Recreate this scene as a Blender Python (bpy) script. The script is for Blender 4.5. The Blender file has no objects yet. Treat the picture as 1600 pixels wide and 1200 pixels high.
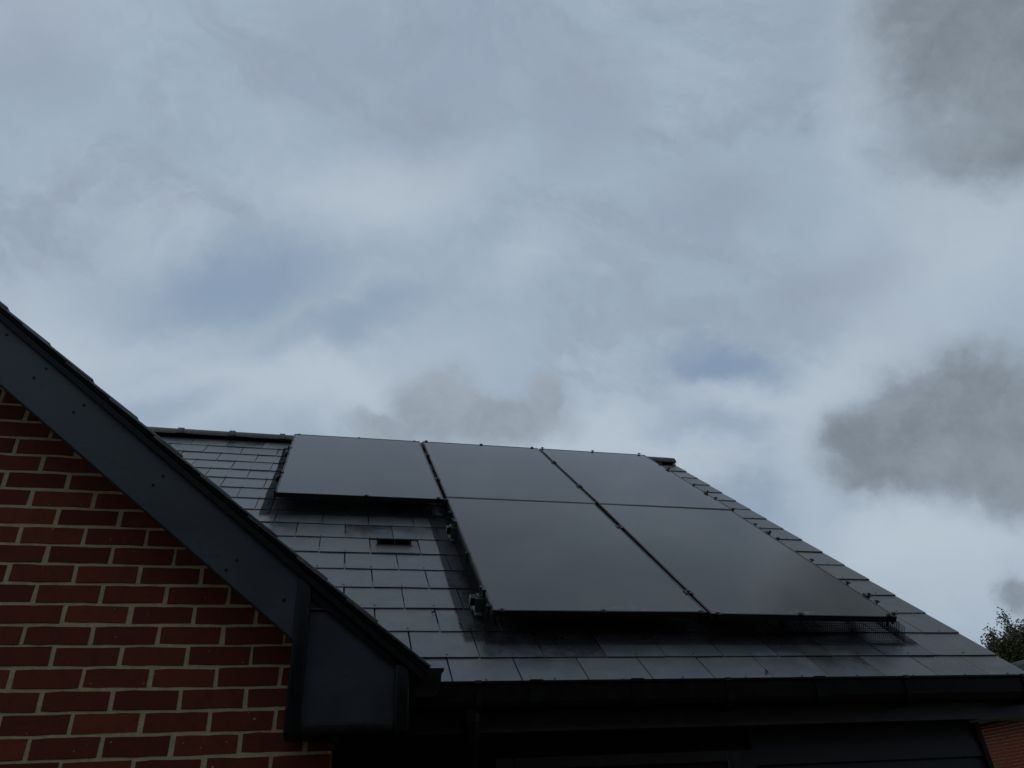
import bpy, bmesh, math, random
import numpy as np
from mathutils import Vector, Matrix

random.seed(7)
rng = np.random.default_rng(7)
SC = bpy.context.scene
COL = SC.collection
R = math.radians
ZC = 1.6                                     # eye height of the photographer

# ------------------------------------------------------------------ camera
cam_d = bpy.data.cameras.new('camera')
cam_d.sensor_width = 36.0
cam_d.lens = 36.0 * 1157.97 / 1600.0
cam_d.clip_start = 0.05
cam_d.clip_end = 2000.0
cam = bpy.data.objects.new('camera', cam_d)
COL.objects.link(cam)
yaw, pitch, roll = 0.2658, 0.5603, -0.0647
fw = Vector((math.sin(yaw) * math.cos(pitch), math.cos(yaw) * math.cos(pitch), math.sin(pitch)))
r0 = Vector((math.cos(yaw), -math.sin(yaw), 0))
u0 = r0.cross(fw)
rt = r0 * math.cos(roll) + u0 * math.sin(roll)
up = -r0 * math.sin(roll) + u0 * math.cos(roll)
M = Matrix((rt, up, -fw)).transposed().to_4x4()
M.translation = Vector((0, 0, ZC))
cam.matrix_world = M
SC.camera = cam

# ------------------------------------------------------------------ exposure
SC.view_settings.view_transform = 'Standard'
SC.view_settings.look = 'None'
SC.view_settings.exposure = 0.0
SC.view_settings.gamma = 1.0
SC.view_settings.use_curve_mapping = False

# ------------------------------------------------------------------ sky and sun
SUN_EL, SUN_AZ = R(58), R(-80)                # veiled sun high to the left, azimuth from +Y towards +X
world = bpy.data.worlds.new('World')
SC.world = world
world.use_nodes = True
wn = world.node_tree
wn.nodes.clear()
WS = 0.1                                     # background strength


def lin(r, g, b):
    f = lambda c: (c / 255 / 12.92) if c / 255 <= 0.04045 else ((c / 255 + 0.055) / 1.055) ** 2.4
    return (f(r), f(g), f(b))


class NT:
    """small helper for building node trees"""
    def __init__(self, nt):
        self.nt = nt
        self.n = nt.nodes
        self.l = nt.links

    def node(self, t, **kw):
        n = self.n.new(t)
        for k, v in kw.items():
            setattr(n, k, v)
        return n

    def put(self, sock, v):
        if isinstance(v, bpy.types.NodeSocket):
            self.l.new(v, sock)
        elif v is not None:
            sock.default_value = v

    def math(self, op, a, b=None, c=None, clamp=False):
        n = self.node('ShaderNodeMath', operation=op, use_clamp=clamp)
        for s, v in zip(n.inputs, (a, b, c)):
            self.put(s, v)
        return n.outputs[0]

    def vmath(self, op, a, b=None, out=0):
        n = self.node('ShaderNodeVectorMath', operation=op)
        self.put(n.inputs[0], a)
        if b is not None:
            self.put(n.inputs[3 if op == 'SCALE' else 1], b)
        return n.outputs[out]

    def dot(self, a, b):
        return self.vmath('DOT_PRODUCT', a, b, out=1)

    def noise(self, vec, scale, detail=4, rough=0.5, dist=0.0, out=0):
        n = self.node('ShaderNodeTexNoise')
        self.put(n.inputs['Vector'], vec)
        n.inputs['Scale'].default_value = scale
        n.inputs['Detail'].default_value = detail
        n.inputs['Roughness'].default_value = rough
        n.inputs['Distortion'].default_value = dist
        return n.outputs[out]

    def smooth(self, v, a, b, lo=0.0, hi=1.0):
        n = self.node('ShaderNodeMapRange', interpolation_type='SMOOTHSTEP')
        self.put(n.inputs[0], v)
        for i, x in enumerate((a, b, lo, hi)):
            self.put(n.inputs[1 + i], x)
        return n.outputs[0]

    def mix(self, fac, a, b, mode='MIX'):
        n = self.node('ShaderNodeMix', data_type='RGBA', blend_type=mode)
        self.put(n.inputs[0], fac)
        for s, v in ((n.inputs[6], a), (n.inputs[7], b)):
            self.put(s, (*v, 1) if isinstance(v, tuple) and len(v) == 3 else v)
        return n.outputs[2]


def img_dir(x, y):
    """direction in which a thing stands that was measured at that place of the photograph"""
    f = 1157.97
    return (fw + rt * ((x - 800) / f) - up * ((y - 600) / f)).normalized()


def build_sky():
    t = NT(wn)
    tc = t.node('ShaderNodeTexCoord')
    d = tc.outputs['Generated']
    sky = t.node('ShaderNodeTexSky', sky_type='NISHITA')
    sky.sun_disc = False
    sky.sun_elevation = SUN_EL
    sky.sun_rotation = SUN_AZ
    sky.air_density = 1.0
    sky.dust_density = 2.0
    warp = t.vmath('SCALE', t.vmath('SUBTRACT', t.noise(d, 3.2, 5, 0.55, out=1), (0.5, 0.5, 0.5)), 0.15)
    warp2 = t.vmath('SCALE', t.vmath('SUBTRACT', t.noise(d, 12.0, 6, 0.62, out=1), (0.5, 0.5, 0.5)), 0.07)
    dw = t.vmath('ADD', t.vmath('ADD', d, warp), warp2)
    dg = t.vmath('ADD', t.vmath('ADD', d, t.vmath('SCALE', warp, 0.45)), t.vmath('SCALE', warp2, 1.0))
    k = 1.0 / WS
    c = lambda r, g, b: tuple(v * k for v in lin(r, g, b))
    base, pale, mauve, blue = c(156, 173, 190), c(179, 192, 205), c(143, 156, 175), c(131, 152, 177)
    # thin high layer: broad pale / mauve variation, streaked from upper left to lower right
    f2 = fw.cross(Vector((0, 0, 1))).normalized()
    st = (f2 * 0.85 - Vector((0, 0, 1)) * 0.5).normalized()
    al = t.dot(dw, tuple(st))
    sq = t.vmath('SUBTRACT', dw, t.vmath('SCALE', tuple(st), t.math('MULTIPLY', al, 0.72)))
    n1 = t.noise(sq, 3.4, 6, 0.55, 0.3)
    n2 = t.noise(sq, 7.5, 7, 0.6, 0.4)
    n3 = t.noise(sq, 19.0, 6, 0.6, 0.6)
    col = t.mix(t.smooth(n1, 0.46, 0.68, 0, 0.75), base, pale)
    col = t.mix(t.smooth(n2, 0.46, 0.70, 0, 0.8), col, mauve)
    col = t.mix(t.smooth(n3, 0.46, 0.74, 0, 0.26), col, pale)
    gap = t.mix(0.05, blue, sky.outputs['Color'])         # clear blue glimpsed through the veil

    def blob(dv, x, y, a, b, ang=0.0, soft=0.55, amt=1.0):
        """one soft bank of cloud round the given direction; a, b are its half sizes (radians)"""
        cdir = img_dir(x, y)
        rr = (rt - cdir * rt.dot(cdir)).normalized()
        uu = cdir.cross(rr) * -1
        ca, sa = math.cos(ang), math.sin(ang)
        ax = (rr * ca + uu * sa) / a
        ay = (-rr * sa + uu * ca) / b
        e = t.vmath('LENGTH', comb(t.dot(dv, tuple(ax)), t.dot(dv, tuple(ay))), out=1)
        m = t.smooth(e, 1.0 + soft, 1.0 - soft, 0, amt)
        return t.math('MULTIPLY', m, t.math('GREATER_THAN', t.dot(d, tuple(cdir)), 0.0))

    def comb(a, b):
        n = t.node('ShaderNodeCombineXYZ')
        t.put(n.inputs[0], a)
        t.put(n.inputs[1], b)
        return n.outputs[0]

    def bank(dv, *blobs):
        m = None
        for bl in blobs:
            v = blob(dv, *bl)
            m = v if m is None else t.math('MAXIMUM', m, v)
        return m

    def add(col, tint, *blobs):
        return t.mix(bank(dw, *blobs), col, tint)

    col = add(col, pale, (610, 320, .12, .045, .25, .8, .9), (60, 560, .18, .07, .3, .9, .9), (40, 20, .08, .05, .5, .8, .5),
              (1480, 400, .13, .07, .4, .9, .7), (1420, 880, .14, .08, 0, .8, .85), (1130, 640, .15, .03, .08, .8, .55),
              (400, 615, .24, .045, .15, .9, .9), (960, 690, .14, .035, 0, .9, .85), (830, 420, .05, .03, .5, .9, .5))
    col = add(col, mauve, (690, 170, .10, .07, .5, .9, .6), (900, 170, .06, .07, 0, .9, .6), (1095, 330, .06, .045, 0, .8, .65),
              (520, 90, .09, .06, .3, .9, .5), (1290, 440, .08, .035, .4, .9, .65), (60, 90, .07, .04, .6, .9, .6))
    col = add(col, gap, (360, 440, .13, .045, .25, .85, .8), (1120, 562, .085, .024, -.05, .75, .95), (1110, 655, .08, .018, 0, .9, .5),
              (1215, 790, .06, .06, 0, .9, .5), (250, 650, .08, .02, .2, .9, .5), (560, 500, .10, .02, .3, .9, .5))
    # brighter sky round the rims of the low clouds
    col = add(col, c(183, 196, 208), (1330, 560, .09, .03, .4, .9, .6), (1250, 760, .03, .09, 0, .9, .5), (1450, 835, .14, .03, 0, .9, .7),
              (1330, 120, .035, .14, .1, .9, .5), (1450, 330, .10, .03, -.3, .9, .5), (560, 600, .07, .025, -.4, .9, .6), (900, 660, .06, .035, 0, .9, .6))
    # low grey clouds: pale ragged rims, darker hearts
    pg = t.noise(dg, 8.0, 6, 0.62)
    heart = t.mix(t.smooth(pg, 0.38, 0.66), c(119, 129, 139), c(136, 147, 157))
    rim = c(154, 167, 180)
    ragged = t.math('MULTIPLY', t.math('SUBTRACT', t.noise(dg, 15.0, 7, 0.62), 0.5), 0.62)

    def clouds(col, core, amt, *blobs):
        m0 = bank(dg, *blobs)
        m = t.math('ADD', m0, t.math('MULTIPLY', ragged, t.smooth(m0, 0.02, 0.3)))
        tint = t.mix(t.smooth(m, 0.30, 1.0), rim, core)
        return t.mix(t.smooth(m, 0.04, 0.9, 0, amt), col, tint)

    col = clouds(col, t.mix(t.smooth(pg, 0.40, 0.62), c(140, 151, 163), c(153, 164, 175)), 0.9, (690, 632, .060, .050, 0, .6, 1), (620, 665, .065, .026, 0, .6, .9), (848, 610, .026, .036, -.3, .6, .9), (775, 650, .09, .036, 0, .6, 1))
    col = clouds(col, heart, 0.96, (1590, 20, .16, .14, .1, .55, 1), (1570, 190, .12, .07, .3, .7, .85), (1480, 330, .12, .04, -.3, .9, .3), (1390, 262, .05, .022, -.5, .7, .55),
                 (1640, -220, .22, .16, .2, .6, 1), (1380, -260, .13, .09, .2, .8, .7),  # banks out of view, added to grey and darken the panels' reflections
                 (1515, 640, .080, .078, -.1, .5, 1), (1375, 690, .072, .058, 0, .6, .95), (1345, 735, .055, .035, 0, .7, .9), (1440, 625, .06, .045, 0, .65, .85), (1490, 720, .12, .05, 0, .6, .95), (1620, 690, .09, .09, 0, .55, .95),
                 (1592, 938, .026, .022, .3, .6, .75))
    bg = t.node('ShaderNodeBackground')
    bg.inputs['Strength'].default_value = WS
    t.put(bg.inputs['Color'], col)
    out = t.node('ShaderNodeOutputWorld')
    t.l.new(bg.outputs[0], out.inputs[0])


build_sky()
world.cycles.sampling_method = 'MANUAL'
world.cycles.sample_map_resolution = 512

sun_d = bpy.data.lights.new('sun', 'SUN')
sun_d.energy = 0.5
sun_d.angle = R(25)
sun_d.color = (1.0, 0.96, 0.90)
sun = bpy.data.objects.new('sun', sun_d)
COL.objects.link(sun)
sv = Vector((math.sin(SUN_AZ) * math.cos(SUN_EL), math.cos(SUN_AZ) * math.cos(SUN_EL), math.sin(SUN_EL)))
sun.rotation_euler = sv.to_track_quat('Z', 'Y').to_euler()
sun.location = (0, 0, 30)


# ------------------------------------------------------------------ materials
def material(name, color, rough=0.6, spec=0.5, metal=0.0, ior=1.5, build=None):
    m = bpy.data.materials.new(name)
    m.use_nodes = True
    t = NT(m.node_tree)
    b = t.n['Principled BSDF']
    b.inputs['Base Color'].default_value = (*color, 1)
    b.inputs['Roughness'].default_value = rough
    b.inputs['Specular IOR Level'].default_value = spec
    b.inputs['Metallic'].default_value = metal
    b.inputs['IOR'].default_value = ior
    if build:
        build(t, b)
    return m


def objrand(t):
    return t.node('ShaderNodeObjectInfo').outputs['Random']


def coord(t, which='Object'):
    return t.node('ShaderNodeTexCoord').outputs[which]


def worldpos(t):
    return t.node('ShaderNodeNewGeometry').outputs['Position']


def bump(t, b, h, strength=0.2, dist=0.002):
    n = t.node('ShaderNodeBump')
    n.inputs['Strength'].default_value = strength
    n.inputs['Distance'].default_value = dist
    t.put(n.inputs['Height'], h)
    t.l.new(n.outputs[0], b.inputs['Normal'])


def b_slate(t, b):
    p = worldpos(t)
    r = objrand(t)
    n = t.noise(p, 9.0, 6, 0.65)
    n2 = t.noise(p, 60.0, 4, 0.6)
    n3 = t.noise(p, 2.2, 4, 0.5)
    col = t.mix(t.smooth(r, 0, 1), (0.030, 0.032, 0.035), (0.058, 0.060, 0.063))
    col = t.mix(t.smooth(n, 0.42, 0.70, 0, 0.7), col, (0.085, 0.087, 0.085))
    col = t.mix(t.smooth(n2, 0.56, 0.75, 0, 0.45), col, (0.12, 0.122, 0.118))
    col = t.mix(t.smooth(n3, 0.5, 0.7, 0, 0.35), col, (0.028, 0.032, 0.030))
    n5 = t.noise(p, 4.5, 3, 0.5)
    col = t.mix(t.smooth(n5, 0.42, 0.62, 0, 0.7), col, t.mix(1.0, col, (0.93, 0.96, 1.14), 'MULTIPLY'))
    col = t.mix(t.smooth(n5, 0.50, 0.32, 0, 0.7), col, t.mix(1.0, col, (1.0, 1.05, 0.98), 'MULTIPLY'))
    t.put(b.inputs['Base Color'], col)
    t.put(b.inputs['Roughness'], t.math('ADD', t.math('MULTIPLY', n, 0.30), t.math('ADD', 0.11, t.math('MULTIPLY', r, 0.16))))
    n6 = t.noise(p, 13.0, 6, 0.7, 0.6)
    lev = t.math('ADD', t.smooth(n6, 0.34, 0.68, 0.68, 1.0), t.math('MULTIPLY', t.math('SUBTRACT', r, 0.5), 0.22))
    t.put(b.inputs['Specular IOR Level'], t.math('SUBTRACT', lev, t.smooth(n2, 0.58, 0.72, 0, 0.25)))
    t.put(b.inputs['Specular Tint'], t.mix(t.smooth(n5, 0.40, 0.60), (0.93, 1.0, 0.95), (0.93, 0.95, 1.0)))
    bump(t, b, t.math('ADD', t.math('MULTIPLY', n, 0.85), t.math('MULTIPLY', n2, 0.25)), 0.5, 0.0022)


def b_brick(t, b):
    p = worldpos(t)
    r = objrand(t)
    n = t.noise(p, 22.0, 6, 0.65)
    n2 = t.noise(p, 150.0, 3, 0.6)
    n3 = t.noise(p, 70.0, 2, 0.4)
    col = t.mix(r, (0.100, 0.0175, 0.0078), (0.172, 0.036, 0.0155))
    col = t.mix(t.smooth(n, 0.42, 0.72, 0, 0.65), col, (0.075, 0.019, 0.011))
    col = t.mix(t.smooth(n2, 0.60, 0.78, 0, 0.5), col, (0.22, 0.075, 0.040))
    col = t.mix(t.smooth(n3, 0.775, 0.80, 0, 0.7), col, (0.50, 0.42, 0.34))       # lime specks
    t.put(b.inputs['Base Color'], col)
    bump(t, b, t.math('ADD', n, t.math('MULTIPLY', n2, 0.5)), 0.55, 0.004)


def b_mortar(t, b):
    p = worldpos(t)
    n = t.noise(p, 45.0, 5, 0.7)
    n2 = t.noise(p, 260.0, 3, 0.6)
    n3 = t.noise(p, 4.0, 3, 0.5)
    col = t.mix(t.smooth(n, 0.35, 0.7), (0.42, 0.335, 0.190), (0.55, 0.445, 0.262))
    col = t.mix(t.smooth(n2, 0.55, 0.75, 0, 0.5), col, (0.42, 0.36, 0.24))
    col = t.mix(t.smooth(n3, 0.5, 0.75, 0, 0.35), col, (0.46, 0.38, 0.25))
    t.put(b.inputs['Base Color'], col)
    bump(t, b, t.math('ADD', n, n2), 0.8, 0.004)


def b_board(t, b):
    p = worldpos(t)
    n = t.noise(p, 5.0, 5, 0.6)
    n2 = t.noise(p, 55.0, 3, 0.5)
    n3 = t.noise(t.vmath('MULTIPLY', p, (3.0, 3.0, 40.0)), 1.6, 4, 0.6)
    col = t.mix(t.smooth(n, 0.35, 0.7), (0.015, 0.021, 0.029), (0.024, 0.031, 0.038))
    col = t.mix(t.smooth(n3, 0.55, 0.8, 0, 0.4), col, (0.045, 0.050, 0.052))
    col = t.mix(t.math('MULTIPLY', t.smooth(n2, 0.60, 0.68, 0, 0.9), t.smooth(n, 0.42, 0.58)), col, (0.010, 0.012, 0.014))  # dark spots
    t.put(b.inputs['Base Color'], col)
    t.put(b.inputs['Roughness'], t.smooth(n, 0.3, 0.7, 0.38, 0.55))
    bump(t, b, n2, 0.06, 0.001)


def b_panel(t, b):
    p = worldpos(t)
    n = t.noise(p, 3.0, 5, 0.6)
    n2 = t.noise(p, 90.0, 4, 0.7)
    uv = coord(t)                               # local: x across, y up the slope from the lower edge
    sep = t.node('ShaderNodeSeparateXYZ')
    t.l.new(uv, sep.inputs[0])
    edge = t.smooth(sep.outputs[1], 0.13, 0.0)  # grime gathers along the lower frame
    n4 = t.noise(p, 38.0, 6, 0.75)
    col = t.mix(t.smooth(t.noise(p, 0.9, 3, 0.5), 0.40, 0.62, 0, 0.8), (0.012, 0.0115, 0.012), (0.030, 0.028, 0.023))
    dirt = t.math('MULTIPLY', edge, t.smooth(n4, 0.48, 0.66, 0, 0.5))
    dirt = t.math('MULTIPLY', dirt, t.smooth(t.noise(p, 4.0, 3, 0.6), 0.42, 0.62, 0.1, 1.0))
    dirt = t.math('ADD', dirt, t.math('MULTIPLY', t.smooth(n2, 0.64, 0.8), 0.05))
    col = t.mix(dirt, col, (0.20, 0.20, 0.185))
    t.put(b.inputs['Base Color'], col)
    b.inputs['Specular Tint'].default_value = (1.0, 0.955, 0.89, 1)      # anti-reflection coating
    t.put(b.inputs['Roughness'], t.math('ADD', t.math('MULTIPLY', dirt, 0.5), t.smooth(n, 0.3, 0.7, 0.035, 0.075)))


def b_ridge(t, b):
    p = worldpos(t)
    n = t.noise(p, 14.0, 6, 0.65)
    n2 = t.noise(p, 90.0, 3, 0.5)
    col = t.mix(t.smooth(n, 0.35, 0.68), (0.030, 0.033, 0.033), (0.070, 0.072, 0.058))
    col = t.mix(t.smooth(n2, 0.6, 0.75, 0, 0.4), col, (0.11, 0.115, 0.08))
    t.put(b.inputs['Base Color'], col)
    bump(t, b, n2, 0.3, 0.003)


def b_leaf(t, b):
    r = t.noise(worldpos(t), 1.6, 3, 0.5)
    n = t.noise(worldpos(t), 9.0, 2, 0.5)
    col = t.mix(t.smooth(r, 0.35, 0.65), (0.030, 0.038, 0.013), (0.062, 0.065, 0.022))
    col = t.mix(t.smooth(n, 0.5, 0.7, 0, 0.6), col, (0.072, 0.060, 0.025))
    t.put(b.inputs['Base Color'], col)


def b_ground(t, b):
    p = worldpos(t)
    n = t.noise(p, 1.2, 6, 0.6)
    n2 = t.noise(p, 30.0, 4, 0.6)
    col = t.mix(t.smooth(n, 0.4, 0.65), (0.045, 0.060, 0.022), (0.075, 0.085, 0.035))
    col = t.mix(t.smooth(n2, 0.5, 0.7, 0, 0.4), col, (0.06, 0.05, 0.03))
    t.put(b.inputs['Base Color'], col)
    bump(t, b, n2, 0.5, 0.03)


def b_tile(t, b):
    n = t.noise(worldpos(t), 3.0, 5, 0.6)
    t.put(b.inputs['Base Color'], t.mix(t.smooth(n, 0.35, 0.7), (0.05, 0.052, 0.055), (0.085, 0.08, 0.078)))


def b_black(t, b):
    n = t.noise(worldpos(t), 25.0, 4, 0.6)
    t.put(b.inputs['Base Color'], t.mix(t.smooth(n, 0.4, 0.7), (0.004, 0.0042, 0.0045), (0.007, 0.0073, 0.0078)))
    t.put(b.inputs['Roughness'], t.smooth(n, 0.3, 0.7, 0.38, 0.55))


MAT = dict(
    slate=material('slate', (0.05, 0.053, 0.057), 0.36, 0.75, build=b_slate),
    brick=material('red_brick', (0.17, 0.04, 0.027), 0.85, 0.25, build=b_brick),
    mortar=material('sandy_mortar', (0.4, 0.35, 0.25), 0.95, 0.1, build=b_mortar),
    board=material('anthracite_board', (0.035, 0.042, 0.05), 0.45, build=b_board),
    cladding=material('dark_cladding', (0.011, 0.014, 0.017), 0.5, 0.3, build=None),
    black=material('black_plastic', (0.011, 0.012, 0.013), 0.45, 0.15, build=b_black),
    frame=material('black_anodised', (0.012, 0.012, 0.014), 0.38, 0.5, build=b_black),
    glass=material('solar_glass', (0.012, 0.013, 0.016), 0.1, 0.54, build=b_panel),
    wire=material('black_wire', (0.006, 0.006, 0.007), 0.7, 0.15),
    alu=material('mill_aluminium', (0.14, 0.145, 0.145), 0.5, 0.5, 0.6),
    ridge=material('ridge_tile', (0.05, 0.055, 0.05), 0.7, 0.35, build=b_ridge),
    vent=material('vent_plastic', (0.062, 0.067, 0.067), 0.42, 0.5),
    copper=material('rivet_metal', (0.035, 0.030, 0.026), 0.5, 0.5, 0.5),
    leaf=material('leaf', (0.05, 0.06, 0.02), 0.6, 0.3, build=b_leaf),
    bark=material('bark', (0.022, 0.018, 0.013), 0.9, 0.1),
    ground=material('lawn', (0.06, 0.07, 0.03), 0.95, 0.1, build=b_ground),
    tile=material('grey_roof_tile', (0.06, 0.06, 0.06), 0.7, 0.3, build=b_tile),
    window=material('dark_glass', (0.010, 0.012, 0.014), 0.06, 0.5),
    white=material('white_board', (0.6, 0.6, 0.58), 0.5, 0.4),
)


# ------------------------------------------------------------------ mesh helpers
class MB:
    """collects vertices and faces of one mesh"""
    def __init__(self):
        self.v, self.f, self.mi = [], [], []

    def add(self, vs, fs, mi=0):
        o = len(self.v)
        self.v.extend(tuple(p) for p in vs)
        self.f.extend(tuple(o + i for i in f) for f in fs)
        self.mi.extend([mi] * len(fs))

    def hexa(self, p, mi=0):
        """eight corners: lower ring 0-3 anticlockwise from above, upper ring 4-7"""
        self.add(p, [(3, 2, 1, 0), (4, 5, 6, 7), (0, 1, 5, 4), (1, 2, 6, 5), (2, 3, 7, 6), (3, 0, 4, 7)], mi)

    def box(self, x0, x1, y0, y1, z0, z1, fn=None, mi=0):
        p = [(x0, y0, z0), (x1, y0, z0), (x1, y1, z0), (x0, y1, z0), (x0, y0, z1), (x1, y0, z1), (x1, y1, z1), (x0, y1, z1)]
        self.hexa([fn(*q) for q in p] if fn else p, mi)

    def prism(self, ring, d, mi=0):
        """closed polygon ring (list of points) pushed along vector d"""
        n = len(ring)
        a = [Vector(q) for q in ring]
        b = [q + Vector(d) for q in a]
        self.add(a + b, [tuple(range(n))[::-1], tuple(range(n, 2 * n))] + [(i, (i + 1) % n, n + (i + 1) % n, n + i) for i in range(n)], mi)

    def bar(self, a, b, w=0.002, mi=0, up=(0, 0, 1), h=None):
        """square bar from a to b"""
        a, b = Vector(a), Vector(b)
        d = (b - a).normalized()
        u = Vector(up)
        s = d.cross(u)
        if s.length < 1e-4:
            s = d.cross(Vector((1, 0, 0)))
        s.normalize()
        u = s.cross(d).normalized()
        h = w if h is None else h
        s, u = s * (w / 2), u * (h / 2)
        self.add([a - s - u, a + s - u, a + s + u, a - s + u, b - s - u, b + s - u, b + s + u, b - s + u],
                 [(0, 1, 2, 3), (7, 6, 5, 4), (0, 4, 5, 1), (1, 5, 6, 2), (2, 6, 7, 3), (3, 7, 4, 0)], mi)

    def tube(self, pts, r, n=8, mi=0):
        pts = [Vector(p) for p in pts]
        rings = []
        for i, p in enumerate(pts):
            d = (pts[min(i + 1, len(pts) - 1)] - pts[max(i - 1, 0)]).normalized()
            s = d.cross(Vector((0, 0, 1)))
            if s.length < 1e-3:
                s = Vector((1, 0, 0))
            s.normalize()
            u = s.cross(d)
            rr = r[i] if isinstance(r, (list, tuple)) else r
            rings.append([p + s * (rr * math.cos(2 * math.pi * k / n)) + u * (rr * math.sin(2 * math.pi * k / n)) for k in range(n)])
        vs = [q for ring in rings for q in ring]
        fs = [(i * n + k, i * n + (k + 1) % n, (i + 1) * n + (k + 1) % n, (i + 1) * n + k) for i in range(len(pts) - 1) for k in range(n)]
        fs += [tuple(range(n))[::-1], tuple((len(pts) - 1) * n + k for k in range(n))]
        self.add(vs, fs, mi)

    def disc(self, c, ax, r, h, n=8, mi=0):
        self.tube([Vector(c), Vector(c) + Vector(ax).normalized() * h], r, n, mi)

    def mesh(self, name, mats, bevel=0.0, smooth=False, seg=1):
        me = bpy.data.meshes.new(name)
        me.from_pydata(self.v, [], self.f)
        for m in (mats if isinstance(mats, (list, tuple)) else [mats]):
            me.materials.append(m)
        me.polygons.foreach_set('material_index', self.mi)
        bm = bmesh.new()
        bm.from_mesh(me)
        bmesh.ops.recalc_face_normals(bm, faces=bm.faces)
        if bevel:
            es = [e for e in bm.edges if len(e.link_faces) == 2 and e.calc_face_angle(0) > 0.5]
            bmesh.ops.bevel(bm, geom=es, offset=bevel, segments=seg, affect='EDGES', profile=0.5, clamp_overlap=True)
        bm.to_mesh(me)
        bm.free()
        if smooth:
            me.polygons.foreach_set('use_smooth', [True] * len(me.polygons))
        me.update()
        return me


def link(name, me, parent=None, mw=None):
    """link a mesh built in world coordinates (or placed by mw) under its parent"""
    o = bpy.data.objects.new(name, me)
    COL.objects.link(o)
    if parent is not None:
        o.parent = parent
        o.matrix_parent_inverse = WORLD_OF[parent.name].inverted()
    if mw is not None:
        o.matrix_basis = mw
    WORLD_OF[o.name] = mw.copy() if mw is not None else Matrix()
    return o


WORLD_OF = {}


def part(name, mb, mat, parent, bevel=0.0, smooth=False, seg=1):
    return link(name, mb.mesh(name, mat, bevel, smooth, seg), parent)


def thing(name, label, cat, loc, group=None):
    o = bpy.data.objects.new(name, None)
    o.empty_display_size = 0.2
    COL.objects.link(o)
    o.location = loc
    WORLD_OF[o.name] = Matrix.Translation(loc)
    o['label'], o['category'] = label, cat
    if group:
        o['group'] = group
    return o


# ------------------------------------------------------------------ main measures (z of eyes = ZC)
TH = 0.7045                                   # pitch of the slate roof
CT, ST = math.cos(TH), math.sin(TH)
YE, ZE = 3.194, 0.5704 + ZC                   # eave line of the slate surface
SW, GA, X0, XV, V0 = 0.300, 0.250, 0.5414, 3.4856, 0.034
VTOP = 4.36                                   # apex
RX = Matrix(((1, 0, 0), (0, CT, -ST), (0, ST, CT))).to_4x4()


def rp(x, v, h=0.0):
    """point on the main slope: along the eave, up the slope, above the slates"""
    return Vector((x, YE + v * CT - h * ST, ZE + v * ST + h * CT))


def rmat(x, v, h=0.0, rz=0.0, rx=0.0):
    m = Matrix.Translation(rp(x, v, h)) @ RX
    if rz:
        m = m @ Matrix.Rotation(rz, 4, 'Z')
    if rx:
        m = m @ Matrix.Rotation(rx, 4, 'X')
    return m


APEX = rp(0, VTOP)
YR, ZR = APEX.y, APEX.z
YG = 3.05                                     # face of the brick gable
TG = R(39.0)                                  # its verge
XG0, ZG0 = 0.378, 0.607 + ZC                  # foot of the verge, top line
XAP = -2.75
tg = math.tan(TG)
zv = lambda x: ZG0 + (XG0 - x) * tg           # top of the verge at x
XL = 2 * XAP - XG0                            # far foot of the gable

# ------------------------------------------------------------------ ground
mb = MB()
mb.add([(-300, -300, 0), (300, -300, 0), (300, 300, 0), (-300, 300, 0)], [(0, 1, 2, 3)])
g = link('ground', mb.mesh('ground', MAT['ground']))
g['kind'] = 'structure'

# ------------------------------------------------------------------ the house
house = thing('house', 'brick house with dark bargeboarded gable and grey slate roof carrying solar panels', 'house', (-1.0, 5.0, 0))


# --- gable wall: mortar core, bricks one by one where they are seen
BX, BZ = -1.156, 1.1226 + ZC
XC = 0.068                                    # corner of the gable wall


def topz(x):
    return zv(max(x, XAP)) - 0.03 if x >= XAP else zv(2 * XAP - x) - 0.03


mb = MB()
ring = [(XL + 0.31, YG + .0022, 0.0), (XC - .004, YG + .0022, 0.0), (XC - .004, YG + .0022, zv(XC) - .14), (XAP, YG + .0022, zv(XAP) - .14), (XL + 0.31, YG + .0022, zv(XC) - .14)]
mb.prism(ring, (0, 0.45, 0))
gable = part('gable_wall', mb, MAT['mortar'], house)

variants = {}


def brick_mesh(w, k):
    key = (round(w, 3), k)
    if key in variants:
        return variants[key]
    rr = random.Random(k * 31 + int(w * 1000))
    # face outline with slightly irregular arrises, 3 segments per long edge
    hw, hh = w / 2, 0.0326
    nx = 4 if w > .15 else 2
    top = [(-hw + 2 * hw * i / nx, hh) for i in range(nx + 1)]
    bot = [(hw - 2 * hw * i / nx, -hh) for i in range(nx + 1)]
    out = [(x + rr.uniform(-1, 1) * .0016, z + rr.uniform(-1, 1) * .0017) for x, z in top + bot]
    for q in (0, nx, nx + 1, 2 * nx + 1):      # worn corners
        out[q] = (out[q][0] - math.copysign(rr.uniform(.001, .004), out[q][0]), out[q][1] - math.copysign(rr.uniform(.0, .0015), out[q][1]))
    n = len(out)
    vs = [(x * .988, 0.0, z * .96) for x, z in out] + [(x, 0.0035, z) for x, z in out] + [(x, 0.03, z) for x, z in out]
    fs = [tuple(range(n))[::-1]]
    for a in (0, n):
        fs += [(a + i, a + (i + 1) % n, a + n + (i + 1) % n, a + n + i) for i in range(n)]
    b = MB()
    b.add(vs, fs)
    variants[key] = b.mesh('brick', MAT['brick'])
    return variants[key]


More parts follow.
